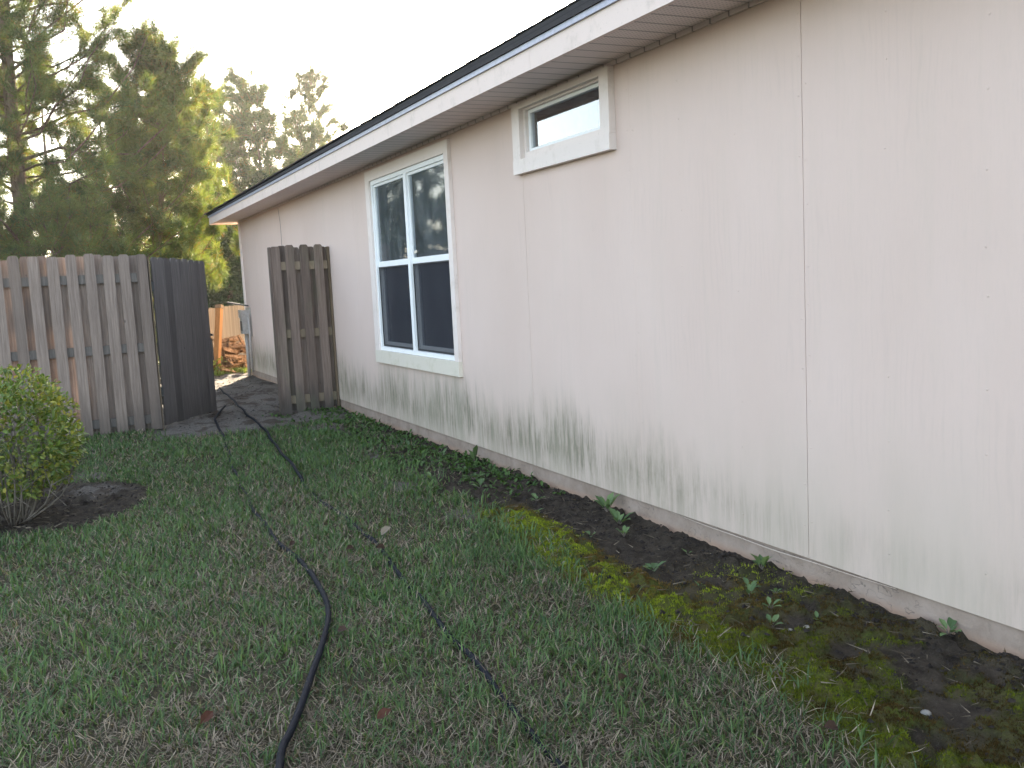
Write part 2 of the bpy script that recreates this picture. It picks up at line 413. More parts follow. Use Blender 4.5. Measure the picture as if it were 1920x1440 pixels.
# ------------------------------------------------------------------ house
WX, Y0, Y1, ZB, ZS = 2.87, -3.0, 16.0, .12, 2.56
XB = 12.0
house = empty('house', (WX, 8.0, 0), 'single-storey pink-beige house with mildewed siding, dark hip roof and two windows', 'house')
TW = (6.955, 8.885, .765, 2.392)      # tall window opening y0 y1 z0 z1
SW = (4.60, 5.60, 2.165, 2.485)       # small window opening
joints = [-.82, .48, 1.775, 3.073, 4.366, 5.661, 9.55, 10.84, 12.96, 14.7]
def wall_mesh():
    ys = [(Y0, 0)]; cuts = sorted(set([Y0, Y1, TW[0], TW[1], SW[0], SW[1]] + [v for j in joints for v in (j - .0018, j + .0018)]))
    zc = [ZB, TW[2], SW[2], TW[3], SW[3], ZS]
    mb = MB()
    def hole(y, z): return any(a[0] < y < a[1] and a[2] < z < a[3] for a in (TW, SW))
    def dep(y):
        for j in joints:
            if abs(y - j) < .0018: return .007 if j in (3.073, 12.96) else (.0022 if j == 5.661 else .0005)
        return 0.
    for a, b in zip(cuts[:-1], cuts[1:]):
        x = WX + dep((a + b) / 2)
        for c, e in zip(zc[:-1], zc[1:]):
            if hole((a + b) / 2, (c + e) / 2): continue
            mb.add([(x, b, c), (x, a, c), (x, a, e), (x, b, e)], [(0, 1, 2, 3)])
    for j in joints:
        for yy in (j - .0018, j + .0018):
            x = WX + dep(j)
            mb.add([(WX, yy, ZB), (x, yy, ZB), (x, yy, ZS), (WX, yy, ZS)], [(0, 1, 2, 3)])
    # bottom lip and reveals of the two openings
    mb.add([(WX, Y0, ZB), (WX + .02, Y0, ZB), (WX + .02, Y1, ZB), (WX, Y1, ZB)], [(0, 1, 2, 3)])
    for o in (TW, SW):
        X2 = WX + .14
        mb.add([(WX, o[0], o[2]), (X2, o[0], o[2]), (X2, o[0], o[3]), (WX, o[0], o[3])], [(0, 1, 2, 3)])
        mb.add([(WX, o[1], o[2]), (X2, o[1], o[2]), (X2, o[1], o[3]), (WX, o[1], o[3])], [(3, 2, 1, 0)])
        mb.add([(WX, o[0], o[2]), (X2, o[0], o[2]), (X2, o[1], o[2]), (WX, o[1], o[2])], [(3, 2, 1, 0)])
        mb.add([(WX, o[0], o[3]), (X2, o[0], o[3]), (X2, o[1], o[3]), (WX, o[1], o[3])], [(0, 1, 2, 3)])
    # nail heads: low domes along the joints and across the panels
    for j in joints + [j0 + k * .43 for j0 in joints for k in (1, 2)]:
        for s in ((-.02, .02) if j in joints else (0,)):
            z = .2 + random.uniform(0, .1)
            while z < 2.5:
                y = j + s + random.uniform(-.006, .006)
                if not (6.8 < y < 9.1 and .6 < z) and not (4.4 < y < 5.8 and z > 2.) and y < 12 and random.random() < .8:
                    vs = [(WX - .0030, y, z)] + [(WX - .0003, y + .0052 * math.cos(t * math.pi / 3), z + .0052 * math.sin(t * math.pi / 3)) for t in range(6)]
                    mb.add(vs, [(0, 1 + t, 1 + (t + 1) % 6) for t in range(6)])
                z += random.uniform(.16, .34)
    return mb
wall_mesh().build('wall', MAT['siding'], house)
mb = MB()
mb.box((WX + .03, Y1 - .012, ZB), (XB, Y1, ZS)); mb.box((XB - .012, Y0, ZB), (XB, Y1 - .012, ZS)); mb.box((WX, Y0, ZB), (XB - .012, Y0 + .012, ZS))
mb.build('end_wall', MAT['siding'], house)
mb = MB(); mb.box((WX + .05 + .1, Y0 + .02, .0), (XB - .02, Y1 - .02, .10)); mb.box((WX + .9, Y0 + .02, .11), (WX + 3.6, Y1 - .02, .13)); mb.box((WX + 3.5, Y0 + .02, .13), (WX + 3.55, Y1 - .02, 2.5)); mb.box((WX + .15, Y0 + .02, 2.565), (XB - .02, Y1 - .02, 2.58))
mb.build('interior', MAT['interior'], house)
# foundation: a long band of slightly uneven stucco set back under the siding
yy = np.arange(Y0, Y1 + .001, .05); zz = np.array([-.35, -.02, .01, .04, .07, .10, .125])
FY, FZ = np.meshgrid(yy, zz, indexing='ij')
FX = WX + .012 + .006 * (fbm(FY.ravel() * 3, FZ.ravel() * 9, 51) - .5).reshape(FY.shape)
fi = np.arange(FY.size).reshape(FY.shape)
ff = np.stack([fi[1:, :-1], fi[:-1, :-1], fi[:-1, 1:], fi[1:, 1:]], -1).reshape(-1, 4)
mesh_obj('foundation', np.stack([FX, FY, FZ], -1).reshape(-1, 3), ff, MAT['foundation'], house, smooth=True)
mb = MB(); mb.box((WX + .03, Y1 - .006, -.3), (XB, Y1 - .001, .1195)); mb.build('foundation', MAT['foundation'], house)
mb = MB()                                                                   # long dark gap strip where the lower siding edge has lifted
pts = [(WX - .002 - .004 * math.sin(math.pi * t), 2.6 + 1.5 * t, ZB - .004 - .010 * math.sin(math.pi * t) * (1 + .2 * math.sin(17 * t))) for t in np.linspace(0, 1, 24)]
mb.tube(pts, [.0008 + .0016 * math.sin(math.pi * k / 23) for k in range(24)], 5); mb.build('lifted_edge', MAT['siding'], house)
# corner boards
mb = MB(); mb.box((WX - .018, Y1 - .09, ZB), (WX - .001, Y1 + .018, ZS - .01)); mb.box((WX + .0, Y1 + .001, ZB), (WX + .09, Y1 + .0175, ZS - .01))
mb.build('corner_trim', MAT['casing'], house)
# eaves
FXO, ED, ZF = 2.49, 16.42, 2.528
mb = MB(); mb.box((FXO, Y0 - .4, 2.545), (WX + .02, ED, 2.556)); mb.box((WX + .021, Y1 - .02, 2.545), (XB + .4, ED, 2.556))
mb.build('soffit', MAT['soffit'], house)
mb = MB(); mb.box((WX - .014, Y0, 2.523), (WX - .001, Y1 - .1, 2.5445)); mb.build('frieze_strip', MAT['soffit'], house)
mb = MB()
ycut = [Y0 - .4, 1.9, 4.72, 8.35, 12.0, ED]
for a, b in zip(ycut[:-1], ycut[1:]): mb.box((FXO - .02, a + .001, ZF + random.uniform(-.002, .002)), (FXO - .001, b - .001, 2.650))
mb.box((FXO - .02, ED + .0005, ZF), (XB + .4, ED + .02, 2.650))
mb.build('fascia', MAT['fascia'], house)
mb = MB(); mb.box((FXO - .034, Y0 - .4, 2.642), (FXO - .021, ED + .034, 2.672)); mb.box((FXO - .021, ED + .0205, 2.642), (XB + .4, ED + .034, 2.672))
mb.build('drip_edge', MAT['drip'], house)
# hip roof: courses of shingles stepped in the mesh so that the hip shows a ragged edge
SL = .55
def roof_mesh():
    mb = MB(); ex, ey = FXO - .045, ED + .045; zr = 2.674; run = 5.05; n = 36; th = .012
    for k in range(n):
        t0, t1 = run * k / n, run * (k + 1) / n + .02
        j = random.uniform(-.006, .006)
        a0, a1 = zr + SL * t0 + th + j, zr + SL * t1 + .003
        # west slope course
        mb.add([(ex + t0, Y0 - .4, a0 - th), (ex + t0, ey - t0, a0 - th), (ex + t0, ey - t0, a0), (ex + t0, Y0 - .4, a0), (ex + t1, ey - t1, a1), (ex + t1, Y0 - .4, a1)],
               [(0, 1, 2, 3), (3, 2, 4, 5)])
        # north hip course
        mb.add([(ex + t0, ey - t0, a0 - th), (XB + 2.6 - t0, ey - t0, a0 - th), (XB + 2.6 - t0, ey - t0, a0), (ex + t0, ey - t0, a0), (ex + t1, ey - t1, a1), (XB + 2.6 - t1, ey - t1, a1)],
               [(0, 1, 2, 3), (3, 2, 5, 4)])
        # hip cap shingle
        c = Vector((ex + t0, ey - t0, a0 + .012)); e = Vector((ex + t1, ey - t1, a1 + .010))
        mb.bar(c, e, .16, .012)
    top = zr + SL * run
    mb.add([(ex + run, Y0 - .4, top), (ex + run, ey - run, top), (XB + 2.6 - run, ey - run, top), (XB + 2.6, Y0 - .4, 2.674)], [(0, 1, 2, 3)])
    mb.add([(ex, Y0 - .4, 2.674), (ex + run, Y0 - .4, top), (XB + 2.6, Y0 - .4, 2.674)], [(0, 1, 2)])
    return mb
roof_mesh().build('roof', MAT['roof'], house)

def frame4(mb, x0, x1, y0, y1, z0, z1, w, top=None, bot=None):
    top = w if top is None else top; bot = w if bot is None else bot
    mb.box((x0, y0, z0 + bot), (x1, y0 + w, z1 - top)); mb.box((x0, y1 - w, z0 + bot), (x1, y1, z1 - top))
    if top: mb.box((x0, y0, z1 - top), (x1, y1, z1))
    if bot: mb.box((x0, y0, z0), (x1, y1, z0 + bot))
# tall window: casing boards > vinyl frame, mullion, sashes, panes, screens
mb = MB(); y0, y1, z0, z1 = 6.868, 9.005, .645, 2.488
mb.box((WX - .030, y0, TW[2]), (WX - .0005, TW[0], z1)); mb.box((WX - .030, TW[1], TW[2]), (WX - .0005, y1, z1))
mb.box((WX - .030, TW[0], TW[3]), (WX - .0005, TW[1], z1))
win = mb.build('window', MAT['casing'], house); win['label'] = 'tall double window of four panes with white frame'
mb = MB(); mb.box((WX - .034, y0, z0), (WX - .0005, y1, TW[2] - .001)); mb.build('sill', MAT['sill'], win)
mb = MB(); frame4(mb, WX - .012, WX + .06, TW[0] + .001, TW[1] - .001, TW[2] + .001, TW[3] - .001, .038)
mb.build('frame', MAT['vinyl'], win)
ym = 7.92
mb = MB(); mb.box((WX - .014, ym - .032, TW[2] + .039), (WX + .06, ym + .032, TW[3] - .039)); mb.build('mullion', MAT['vinyl'], win)
zm = 1.60
for a, b in ((TW[0] + .039, ym - .033), (ym + .033, TW[1] - .039)):
    mb = MB(); frame4(mb, WX + .004, WX + .030, a, b, zm - .03, TW[3] - .04, .024, bot=.05); mb.build('upper_sash', MAT['vinyl'], win)
    mb = MB(); frame4(mb, WX + .032, WX + .058, a, b, TW[2] + .04, zm + .012, .028, bot=.045); mb.build('lower_sash', MAT['vinyl'], win)
    mb = MB(); mb.box((WX + .016, a + .022, zm + .018), (WX + .020, b - .022, TW[3] - .062)); mb.build('pane', MAT['glass'], win)
    mb = MB(); mb.box((WX + .044, a + .026, TW[2] + .083), (WX + .048, b - .026, zm - .010)); mb.build('pane', MAT['glass'], win)
    mb = MB(); mb.add([(WX + .014, a + .004, TW[2] + .045), (WX + .014, b - .004, TW[2] + .045), (WX + .014, b - .004, zm - .032), (WX + .014, a + .004, zm - .032)], [(3, 2, 1, 0)])
    mb.build('screen', MAT['screen'], win)
    mb = MB(); frame4(mb, WX + .006, WX + .013, a + .002, b - .002, TW[2] + .042, zm - .031, .010, bot=.016); mb.build('screen_frame', MAT['metal'], win)
mb = MB(); 
cy_ = np.arange(8.36, 8.86, .01)
for a, b in zip(cy_[:-1], cy_[1:]):
    xa, xb = (WX + .22 + .02 * math.sin(q * 55) for q in (a, b))
    mb.add([(xa, a, .5), (xb, b, .5), (xb, b, 2.45), (xa, a, 2.45)], [(0, 1, 2, 3)])
mb.build('curtain', MAT['curtain'], win, smooth=True)
mb = MB(); mb.bar((WX + .008, 7.83, 1.665), (WX + .008, 7.77, 1.672), .006, .022); mb.build('sash_latch', MAT['sill'], win)
# small high window
mb = MB(); y0, y1, z0, z1 = 4.505, 5.705, 2.075, 2.5225
mb.box((WX - .042, y0, SW[2] + .001), (WX - .0005, SW[0], z1)); mb.box((WX - .042, SW[1], SW[2] + .001), (WX - .0005, y1, z1))
mb.box((WX - .042, SW[0], SW[3]), (WX - .0005, SW[1], z1))
win2 = mb.build('window', MAT['casing'], house); win2['label'] = 'small high window under the eave reflecting bright sky'
mb = MB(); mb.box((WX - .046, y0, z0), (WX - .0005, y1, SW[2])); mb.build('sill', MAT['casing'], win2)
mb = MB(); frame4(mb, WX - .010, WX + .055, SW[0] + .001, SW[1] - .001, SW[2] + .002, SW[3] - .001, .028, top=.012, bot=.04); mb.build('frame', MAT['casing'], win2)
mb = MB(); frame4(mb, WX + .012, WX + .045, SW[0] + .03, SW[1] - .03, SW[2] + .043, SW[3] - .014, .028, top=.02, bot=.02); mb.build('sash', MAT['vinyl'], win2)
mb = MB(); mb.box((WX + .026, SW[0] + .056, SW[2] + .062), (WX + .030, SW[1] - .056, SW[3] - .033)); mb.build('pane', MAT['sglass'], win2)
# utility box and its pipes at the far corner, and a tap
mb = MB(); mb.box((WX - .14, 15.62, .72), (WX - .02, 15.86, 1.10)); mb.box((WX - .15, 15.61, .98), (WX - .1405, 15.87, 1.11)); mb.box((WX - .0195, 15.58, .68), (WX - .0005, 15.9, 1.14))
ub = mb.build('utility_box', MAT['box'], house)
mb = MB(); mb.box((WX - .1425, 15.66, .77), (WX - .1402, 15.82, .93)); mb.build('cover', MAT['metal'], ub)
mb = MB(); mb.tube([(WX - .07, 15.74, .72), (WX - .07, 15.74, .02)], .03, 8); mb.tube([(WX - .05, 15.55, 1.0), (WX - .05, 15.55, .1)], .018, 8); mb.tube([(WX - .05, 15.55, 1.0), (WX - .05, 15.65, 1.0)], .018, 8)
mb.build('conduit', MAT['box'], ub, smooth=True)
mb = MB(); mb.bar((WX - .30, 15.9, 1.24), (WX - .02, 15.7, 1.17), .05, .02); mb.build('bracket', MAT['metal'], ub)
mb = MB(); mb.tube([(WX, 11.2, .52), (WX - .06, 11.2, .52), (WX - .09, 11.2, .47)], .011, 8); mb.tube([(WX - .05, 11.17, .56), (WX - .05, 11.23, .56)], .018, 6); mb.build('water_tap', MAT['metal'], house, smooth=True)
# crack running down from the soffit over the far panel joint
mb = MB(); p = [(WX - .0008, 12.96 + .10 * max(0, (z - 2.32)) * 4 + random.uniform(-.004, .004), z) for z in np.arange(1.3, 2.53, .05)]
mb.tube(p, .0028, 4); mb.build('joint_crack', MAT['metal'], house)

# ------------------------------------------------------------------ fences and gate
def picket(mb, o, ax, nrm, x, wd, z0, z1, th, off, t=None, tilt=0., ear=.022):
    """dog-eared board: o origin, ax along the fence, nrm its face normal"""
    o, ax, nrm = Vector(o), Vector(ax), Vector(nrm)
    prof = [(-wd/2, z0), (wd/2, z0), (wd/2, z1 - ear * 1.3), (wd/2 - ear * .45, z1 - ear * .35), (wd/2 - ear, z1), (-wd/2 + ear, z1), (-wd/2 + ear * .45, z1 - ear * .35), (-wd/2, z1 - ear * 1.3)]
    vs = []
    for k in (0, th):
        for a, z in prof: vs.append(tuple(o + ax * (x + a + tilt * z) + nrm * (off + k) + Vector((0, 0, z))))
    n = len(prof)
    mb.add(vs, [tuple(range(n)), tuple(range(2 * n - 1, n - 1, -1))] + [(i, i + n, (i + 1) % n + n, (i + 1) % n) for i in range(n)], t)
FYY = 10.42
fence = empty('fence', (-1.5, FYY, 0), 'weathered grey shadowbox fence of dog-eared boards behind the round shrub', 'fence')
front, back = MB(), MB()
x = .868
while x > -7:
    picket(front, (0, FYY, 0), (1, 0, 0), (0, 1, 0), x, .104 + random.uniform(-.004, .004), random.uniform(.0, .02), 1.845 + random.uniform(-.014, .014), .016, 0, tilt=random.uniform(-.006, .006))
    picket(back, (0, FYY, 0), (1, 0, 0), (0, 1, 0), x - .083, .102 + random.uniform(-.004, .004), random.uniform(.0, .03), 1.835 + random.uniform(-.018, .014), .016, .057, tilt=random.uniform(-.006, .006))
    x -= .166
front.build('front_boards', MAT['wood'], fence); back.build('rear_boards', MAT['wood'], fence)
for z in (1.60, .88, .13):
    mb = MB(); 
    for a, b in ((-7.0, -4.3), (-4.297, -1.87), (-1.867, .915)): mb.box((a, FYY + .0175, z - .045), (b, FYY + .0555, z + .045))
    mb.build('rail', MAT['rail'], fence)
for xx in (.885, -1.52, -3.95, -6.4):
    mb = MB(); mb.box((xx - .045, FYY + .0745, -.2), (xx + .045, FYY + .165, 1.78)); mb.build('post', MAT['rail'], fence)
mb = MB(); mb.box((.925, FYY - .002, .0), (.938, FYY + .085, 1.80)); mb.build('end_board', MAT['far'], fence)

gate = empty('gate', (.96, 10.47, 0), 'dark grey board gate leaf swung open beside the grey fence', 'gate')
A = Vector((.965, 10.49, 0)); B = Vector((1.63, 11.45, 0)); ax = (B - A).normalized(); nr = Vector((ax.y, -ax.x, 0)); L = (B - A).length
mb = MB(); nb = 9
for k in range(nb):
    picket(mb, A, ax, -nr, (k + .5) * L / nb, L / nb - .002, .035 + random.uniform(-.01, .01), 1.815 - .03 * k / nb + random.uniform(-.018, .018), .017, random.uniform(0, .004), tilt=random.uniform(-.003, .003), ear=.03)
mb.build('boards', MAT['gate'], gate)
for z in (1.55, .3):
    mb = MB(); mb.bar(A + ax * .04 - nr * .041 + Vector((0, 0, z)), B - ax * .04 - nr * .041 + Vector((0, 0, z)), .038, .088); mb.build('rail', MAT['rail'], gate)
mb = MB(); mb.bar(A + ax * .08 - nr * .041 + Vector((0, 0, .36)), B - ax * .08 - nr * .041 + Vector((0, 0, 1.49)), .036, .08); mb.build('brace', MAT['rail'], gate)
mb = MB(); q = B + ax * .012; mb.bar(q + Vector((0, 0, .62)), q + Vector((0, 0, .86)), .02, .012, up=(1, 0, 0)); mb.bar(q + nr * .02 + Vector((0, 0, .92)), q - nr * .05 + Vector((0, 0, .92)), .03, .025); mb.build('latch', MAT['metal'], gate)
for z in (1.5, .4):
    mb = MB(); mb.box((.94, 10.462, z - .05), (.965, 10.486, z + .05)); mb.build('hinge', MAT['metal'], gate)

side = empty('fence_section', (2.53, 10.6, 0), 'short brown fence section of four boards joined to the house wall', 'fence')
mb, mr = MB(), MB()
O = (0, 10.57, 0)
for k, xx in enumerate((2.262, 2.420, 2.582, 2.745)):
    picket(mb, O, (1, 0, 0), (0, 1, 0), xx, .098 if k else .105, random.uniform(.0, .02) if k else -.01, 1.885 + random.uniform(-.012, .012), .017, 0, tilt=random.uniform(-.004, .004))
for xx in (2.341, 2.501, 2.664, 2.80):
    picket(mr, O, (1, 0, 0), (0, 1, 0), xx, .095, .04, 1.875 + random.uniform(-.012, .012), .017, .056, tilt=random.uniform(-.004, .004))
mb.build('front_boards', MAT['brown'], side); mr.build('rear_boards', MAT['brown'], side)
for z in (1.66, .905, .165):
    mb = MB(); mb.box((2.225, 10.5885, z - .046), (2.84, 10.6245, z + .046)); mb.build('rail', MAT['brail'], side)
mb = MB(); mb.box((2.194, 10.555, -.02), (2.207, 10.66, 1.87)); mb.build('end_board', MAT['brown'], side)
mb = MB(); mb.box((2.208, 10.6455, -.2), (2.29, 10.735, 1.84)); mb.build('post', MAT['brail'], side)
mb = MB(); mb.box((2.846, 10.565, .02), (2.862, 10.67, 1.86)); mb.build('end_board', MAT['far'], side)

fA, fB = Vector((2.45, 18.0, -.38)), Vector((6.7, 29.9, -.38)); fx = (fB - fA).normalized(); fn = Vector((fx.y, -fx.x, 0))
ff_ = empty('fence', fA, 'pale sunlit wood fence far behind the open gate', 'fence')
mb, mr = MB(), MB(); s = 0.08
while s < (fB - fA).length:
    picket(mb, fA, fx, -fn, s, .14, .0, 1.50 + random.uniform(-.012, .012), .016, 0, tilt=random.uniform(-.004, .004)); s += .145
mb.build('boards', MAT['far'], ff_)
for z in (1.25, .75, .2):
    mb = MB(); mb.bar(fA - fn * .036 + Vector((0, 0, z)), fB - fn * .036 + Vector((0, 0, z)), .036, .085); mb.build('rail', MAT['rail'], ff_)

# ------------------------------------------------------------------ wood heap behind the gate
o = empty('post', (2.46, 17.0, 0), 'orange-brown wooden post leaning against the pale fence behind the gate', 'post')
mb = MB(); mb.bar((2.46, 17.0, -.02), (2.63, 17.2, 1.13), .095, .09, .1); mb.build('shaft', MAT['post'], o)
mb = MB(); mb.bar((2.6305, 17.2005, 1.133), (2.639, 17.211, 1.19), .115, .095, .0); mb.build('cut_end', MAT['far'], o)
mb = MB(); mb.bar((2.28, 17.2, .74), (2.60, 17.32, .50), .03, .025); o2 = mb.build('stick', MAT['far'], None, (2.36, 17.17, .6)); setp(o2, 'thin pale stick slanting across the orange-brown post', 'stick')
def heap_z(x, y): return .62 * math.exp(-((x - 2.95) / .42) ** 2 - ((y - 17.9) / .9) ** 2)
for k in range(120):
    x, y = random.gauss(2.90, .24), random.gauss(17.75, .42)
    x = min(max(x, 2.35), 3.5); z = float(gz(x, y)) + heap_z(x, y) * random.uniform(.0, 1.) + .04
    L = random.uniform(.16, .42); wd = random.uniform(.06, .15)
    dv = Vector((random.gauss(0, 1), random.gauss(0, 1), random.gauss(0, .35))).normalized() * L / 2
    c = Vector((x, y, z)); prof = [(random.uniform(.6, 1) * wd / 2 * math.cos(t), random.uniform(.5, 1) * wd / 2 * math.sin(t)) for t in np.linspace(0, 2 * math.pi, 6)[:-1]]
    r = dv.cross(Vector((0, 0, 1))).normalized(); h = r.cross(dv).normalized(); vs = []
    for e, sc in ((-1, random.uniform(.5, 1)), (0, 1), (1, random.uniform(.4, 1))):
        for a, b in prof: vs.append(tuple(c + dv * e + r * a * sc + h * b * sc))
    n = 5
    mb = MB(); mb.add(vs, [tuple(range(n))[::-1]] + [(i*n+j, i*n+(j+1) % n, (i+1)*n+(j+1) % n, (i+1)*n+j) for i in range(2) for j in range(n)] + [tuple(2*n+j for j in range(n))])
    setp(mb.build('wood_chunk', MAT['chunk'], None, (x, y, z)), 'split brown wood chunk in the sunlit heap behind the open gate', 'firewood', 'wood chunks heaped behind the gate')

# ------------------------------------------------------------------ leaf and blade clouds
def tri_needles(P, D, Lg, Wd, C, name, mat, parent):
    """thin triangles from points P along D"""
    n = len(P); side = np.cross(D, RNG.normal(size=(n, 3))); side /= np.linalg.norm(side, axis=1)[:, None] + 1e-9
    v = np.empty((n, 3, 3)); v[:, 0] = P - side * Wd[:, None] / 2; v[:, 1] = P + side * Wd[:, None] / 2; v[:, 2] = P + D * Lg[:, None]
    f = np.arange(n * 3).reshape(n, 3)
    return mesh_obj(name, v.reshape(-1, 3), f, mat, parent, attrs={'Col': np.repeat(C, 3, 0)})

def leaf_cloud(P, D, Nn, Lg, Wd, C, name, mat, parent=None, loc=None, fold=.18):
    """oval folded leaves: P base, D direction, Nn leaf normal"""
    n = len(P); s = np.cross(D, Nn); s /= np.linalg.norm(s, axis=1)[:, None] + 1e-9; nn = np.cross(s, D)
    L = Lg[:, None]; W = Wd[:, None] / 2; up = nn * (Wd[:, None] * fold)
    v = np.empty((n, 8, 3))
    v[:, 0] = P; v[:, 1] = P + D * L * .30 + s * W * .85 + up; v[:, 2] = P + D * L * .68 + s * W * .9 + up * .8; v[:, 3] = P + D * L - nn * L * .10
    v[:, 4] = P + D * L * .68 - s * W * .9 + up * .8; v[:, 5] = P + D * L * .30 - s * W * .85 + up; v[:, 6] = P + D * L * .32; v[:, 7] = P + D * L * .68
    b = np.arange(n)[:, None] * 8
    q = np.concatenate([b + np.array([[6, 1, 2, 7]]), b + np.array([[6, 7, 4, 5]])])
    t = np.concatenate([b + np.array([[0, 1, 6]]), b + np.array([[0, 6, 5]]), b + np.array([[7, 2, 3]]), b + np.array([[7, 3, 4]])])
    faces = [tuple(r) for r in q] + [tuple(r) for r in t]
    return mesh_obj(name, v.reshape(-1, 3), faces, mat, parent, loc, {'Col': np.repeat(C, 8, 0)})

def grass(P, Lg, Wd, az, lean, bend, C, name, kind_label=None):
    n = len(P)
    H = np.stack([np.cos(az), np.sin(az), np.zeros(n)], 1); side = np.stack([-np.sin(az), np.cos(az), np.zeros(n)], 1)
    tw = RNG.uniform(-.9, .9, n); side = side * np.cos(tw)[:, None] + H * np.sin(tw)[:, None]
    Z = np.array([0, 0, 1.])
    def at(t):
        a = lean + bend * t
        return (H * np.sin(a)[:, None] + Z * np.cos(a)[:, None])
    m1 = P + at(0.15) * (Lg * .5)[:, None]; tip = m1 + at(1.0) * (Lg * .5)[:, None]
    w = (Wd / 2)[:, None]
    v = np.stack([P - side * w * .8, P + side * w * .8, m1 - side * w, m1 + side * w, tip], 1)
    b = np.arange(n)[:, None] * 5
    q = b + np.array([[0, 1, 3, 2]]); t = b + np.array([[2, 3, 4]])
    idx = np.concatenate([np.concatenate([q, t], 1).ravel()])
    me_faces = [None]
    faces = np.concatenate([q, t], 1)
    # quads and tris in one flat loop list
    verts = v.reshape(-1, 3)
    me = bpy.data.meshes.new(name)
    me.vertices.add(len(verts)); me.vertices.foreach_set('co', verts.astype(np.float32).ravel())
    loops = faces.ravel(); me.loops.add(len(loops)); me.loops.foreach_set('vertex_index', loops.astype(np.int32))
    cnt = np.tile([4, 3], n); st = np.concatenate(([0], np.cumsum(cnt)[:-1]))
    me.polygons.add(len(cnt)); me.polygons.foreach_set('loop_start', st.astype(np.int32)); me.polygons.foreach_set('loop_total', cnt.astype(np.int32))
    me.update(calc_edges=True)
    at_ = me.attributes.new('Col', 'FLOAT_COLOR', 'POINT')
    c4 = np.concatenate([np.repeat(C, 5, 0), np.ones((n * 5, 1))], 1).astype(np.float32); at_.data.foreach_set('color', c4.ravel())
    me.materials.append(MAT['blade']); o = bpy.data.objects.new(name, me); COL.objects.link(o); return o

def scatter(n, x0, x1, y0, y1):
    return RNG.uniform(x0, x1, n), RNG.uniform(y0, y1, n)
def lerp(a, b, t): return np.asarray(a)[None] * (1 - t[:, None]) + np.asarray(b)[None] * t[:, None]

def lawn():
    xs, ys = [], []
    for (x0, x1, y0, y1, dens) in ((-.6, 2.35, 1.2, 3.2, 12500), (-.9, 2.4, 3.2, 4.6, 10000), (-1.2, 2.5, 4.6, 6.6, 7500), (-1.8, 2.7, 6.6, 8.6, 5200), (-2.6, 2.85, 8.6, 10.6, 3800), (-3.6, -.6, 1.2, 3.2, 2200), (-3.6, -.9, 3.2, 4.6, 2200), (-4.5, -1.2, 4.6, 6.6, 2000), (-6, -1.8, 6.6, 8.6, 1500), (-6, -2.6, 8.6, 10.4, 1500)):
        a, b = scatter(int(dens * (x1 - x0) * (y1 - y0)), x0, x1, y0, y1); xs.append(a); ys.append(b)
    x = np.concatenate(xs); y = np.concatenate(ys)
    so, sa = soil_m(x, y), sand_m(x, y)
    back = sstep(9.2, 10.15, y + .5 * (fbm(x * 5, y * 5, 61) - .5)) * sstep(.6, 1.2, x)
    weed_zone = sstep(5.6, 7.2, y) * (x > 1.8)
    prob = (1 - .75 * np.clip(moss_m(x, y) * 1.6, 0, 1)) * (1 - so * (1 - .35 * weed_zone)) * (1 - sa) * (1 - back)
    prob *= np.where(bed_d(x, y) < 1.0, .0, 1.)
    prob *= .55 + .45 * sstep(.30, .55, fbm(x * 3.2, y * 3.2, 63))
    keep = (RNG.random(len(x)) < prob) & (x < 2.86)
    x, y = x[keep], y[keep]; n = len(x); z = gz(x, y) - .003
    dist = np.hypot(x, y)
    patch = fbm(x * 2.3, y * 2.3, 71); clump = fbm(x * 11, y * 11, 73)
    dryp = np.clip(.61 - .60 * (patch - .45) - .50 * (clump - .5) - .14 * sstep(1.2, 2.1, x) + .10 * sstep(4.2, 2.4, y) * sstep(1.3, .2, x) - .18 * sstep(5, 8, y), .05, .9)
    dry = RNG.random(n) < dryp
    lng = np.where(dry, RNG.uniform(.015, .055, n) * (1 + .5 * (RNG.random(n) < .15)), RNG.uniform(.022, .075, n) * (.7 + .7 * clump))
    lng = lng * (1 + .35 * sstep(.35, .0, edge(y) - x) * (y < 5.6))
    wd = np.where(dry, RNG.uniform(.0020, .0042, n), RNG.uniform(.0030, .0064, n)) * (1 + .14 * np.maximum(dist - 3, 0))
    lean = np.where(dry, RNG.uniform(.7, 1.5, n), np.abs(RNG.normal(.35, .35, n)))
    bend = np.where(dry, RNG.uniform(-.4, .5, n), RNG.uniform(.0, 1.2, n))
    t = RNG.random(n)
    g = lerp((.036, .076, .030), (.112, .176, .062), t) * (.75 + .5 * patch[:, None])
    g = g + (RNG.random(n) < .12)[:, None] * np.array([.03, .035, .0])
    b = lerp((.095, .072, .052), (.36, .29, .215), RNG.random(n) ** 1.35)
    C = np.where(dry[:, None], b, g)
    P = np.stack([x, y, z + np.where(dry, RNG.uniform(0, .02, n), 0)], 1)
    return setp(grass(P, lng, wd, RNG.uniform(0, 2 * np.pi, n), lean, bend, C, 'lawn_grass'), 'short green lawn mixed with dry tan blades along the house', 'grass', kind='stuff')
lawn()
# sunlit strip of grass by the far corner
x, y = scatter(2600, 1.9, 3.3, 16.5, 17.6); n = len(x)
k = fbm(x * 4, y * 4, 81) > .42; x, y = x[k], y[k]; n = len(x)
setp(grass(np.stack([x, y, gz(x, y)], 1), RNG.uniform(.05, .13, n), RNG.uniform(.006, .012, n), RNG.uniform(0, 6.28, n), np.abs(RNG.normal(.3, .3, n)), RNG.uniform(0, 1, n), lerp((.08, .14, .03), (.20, .24, .06), RNG.random(n)), 'grass_patch'),
     'bright sunlit grass patch past the far house corner', 'grass', kind='stuff')

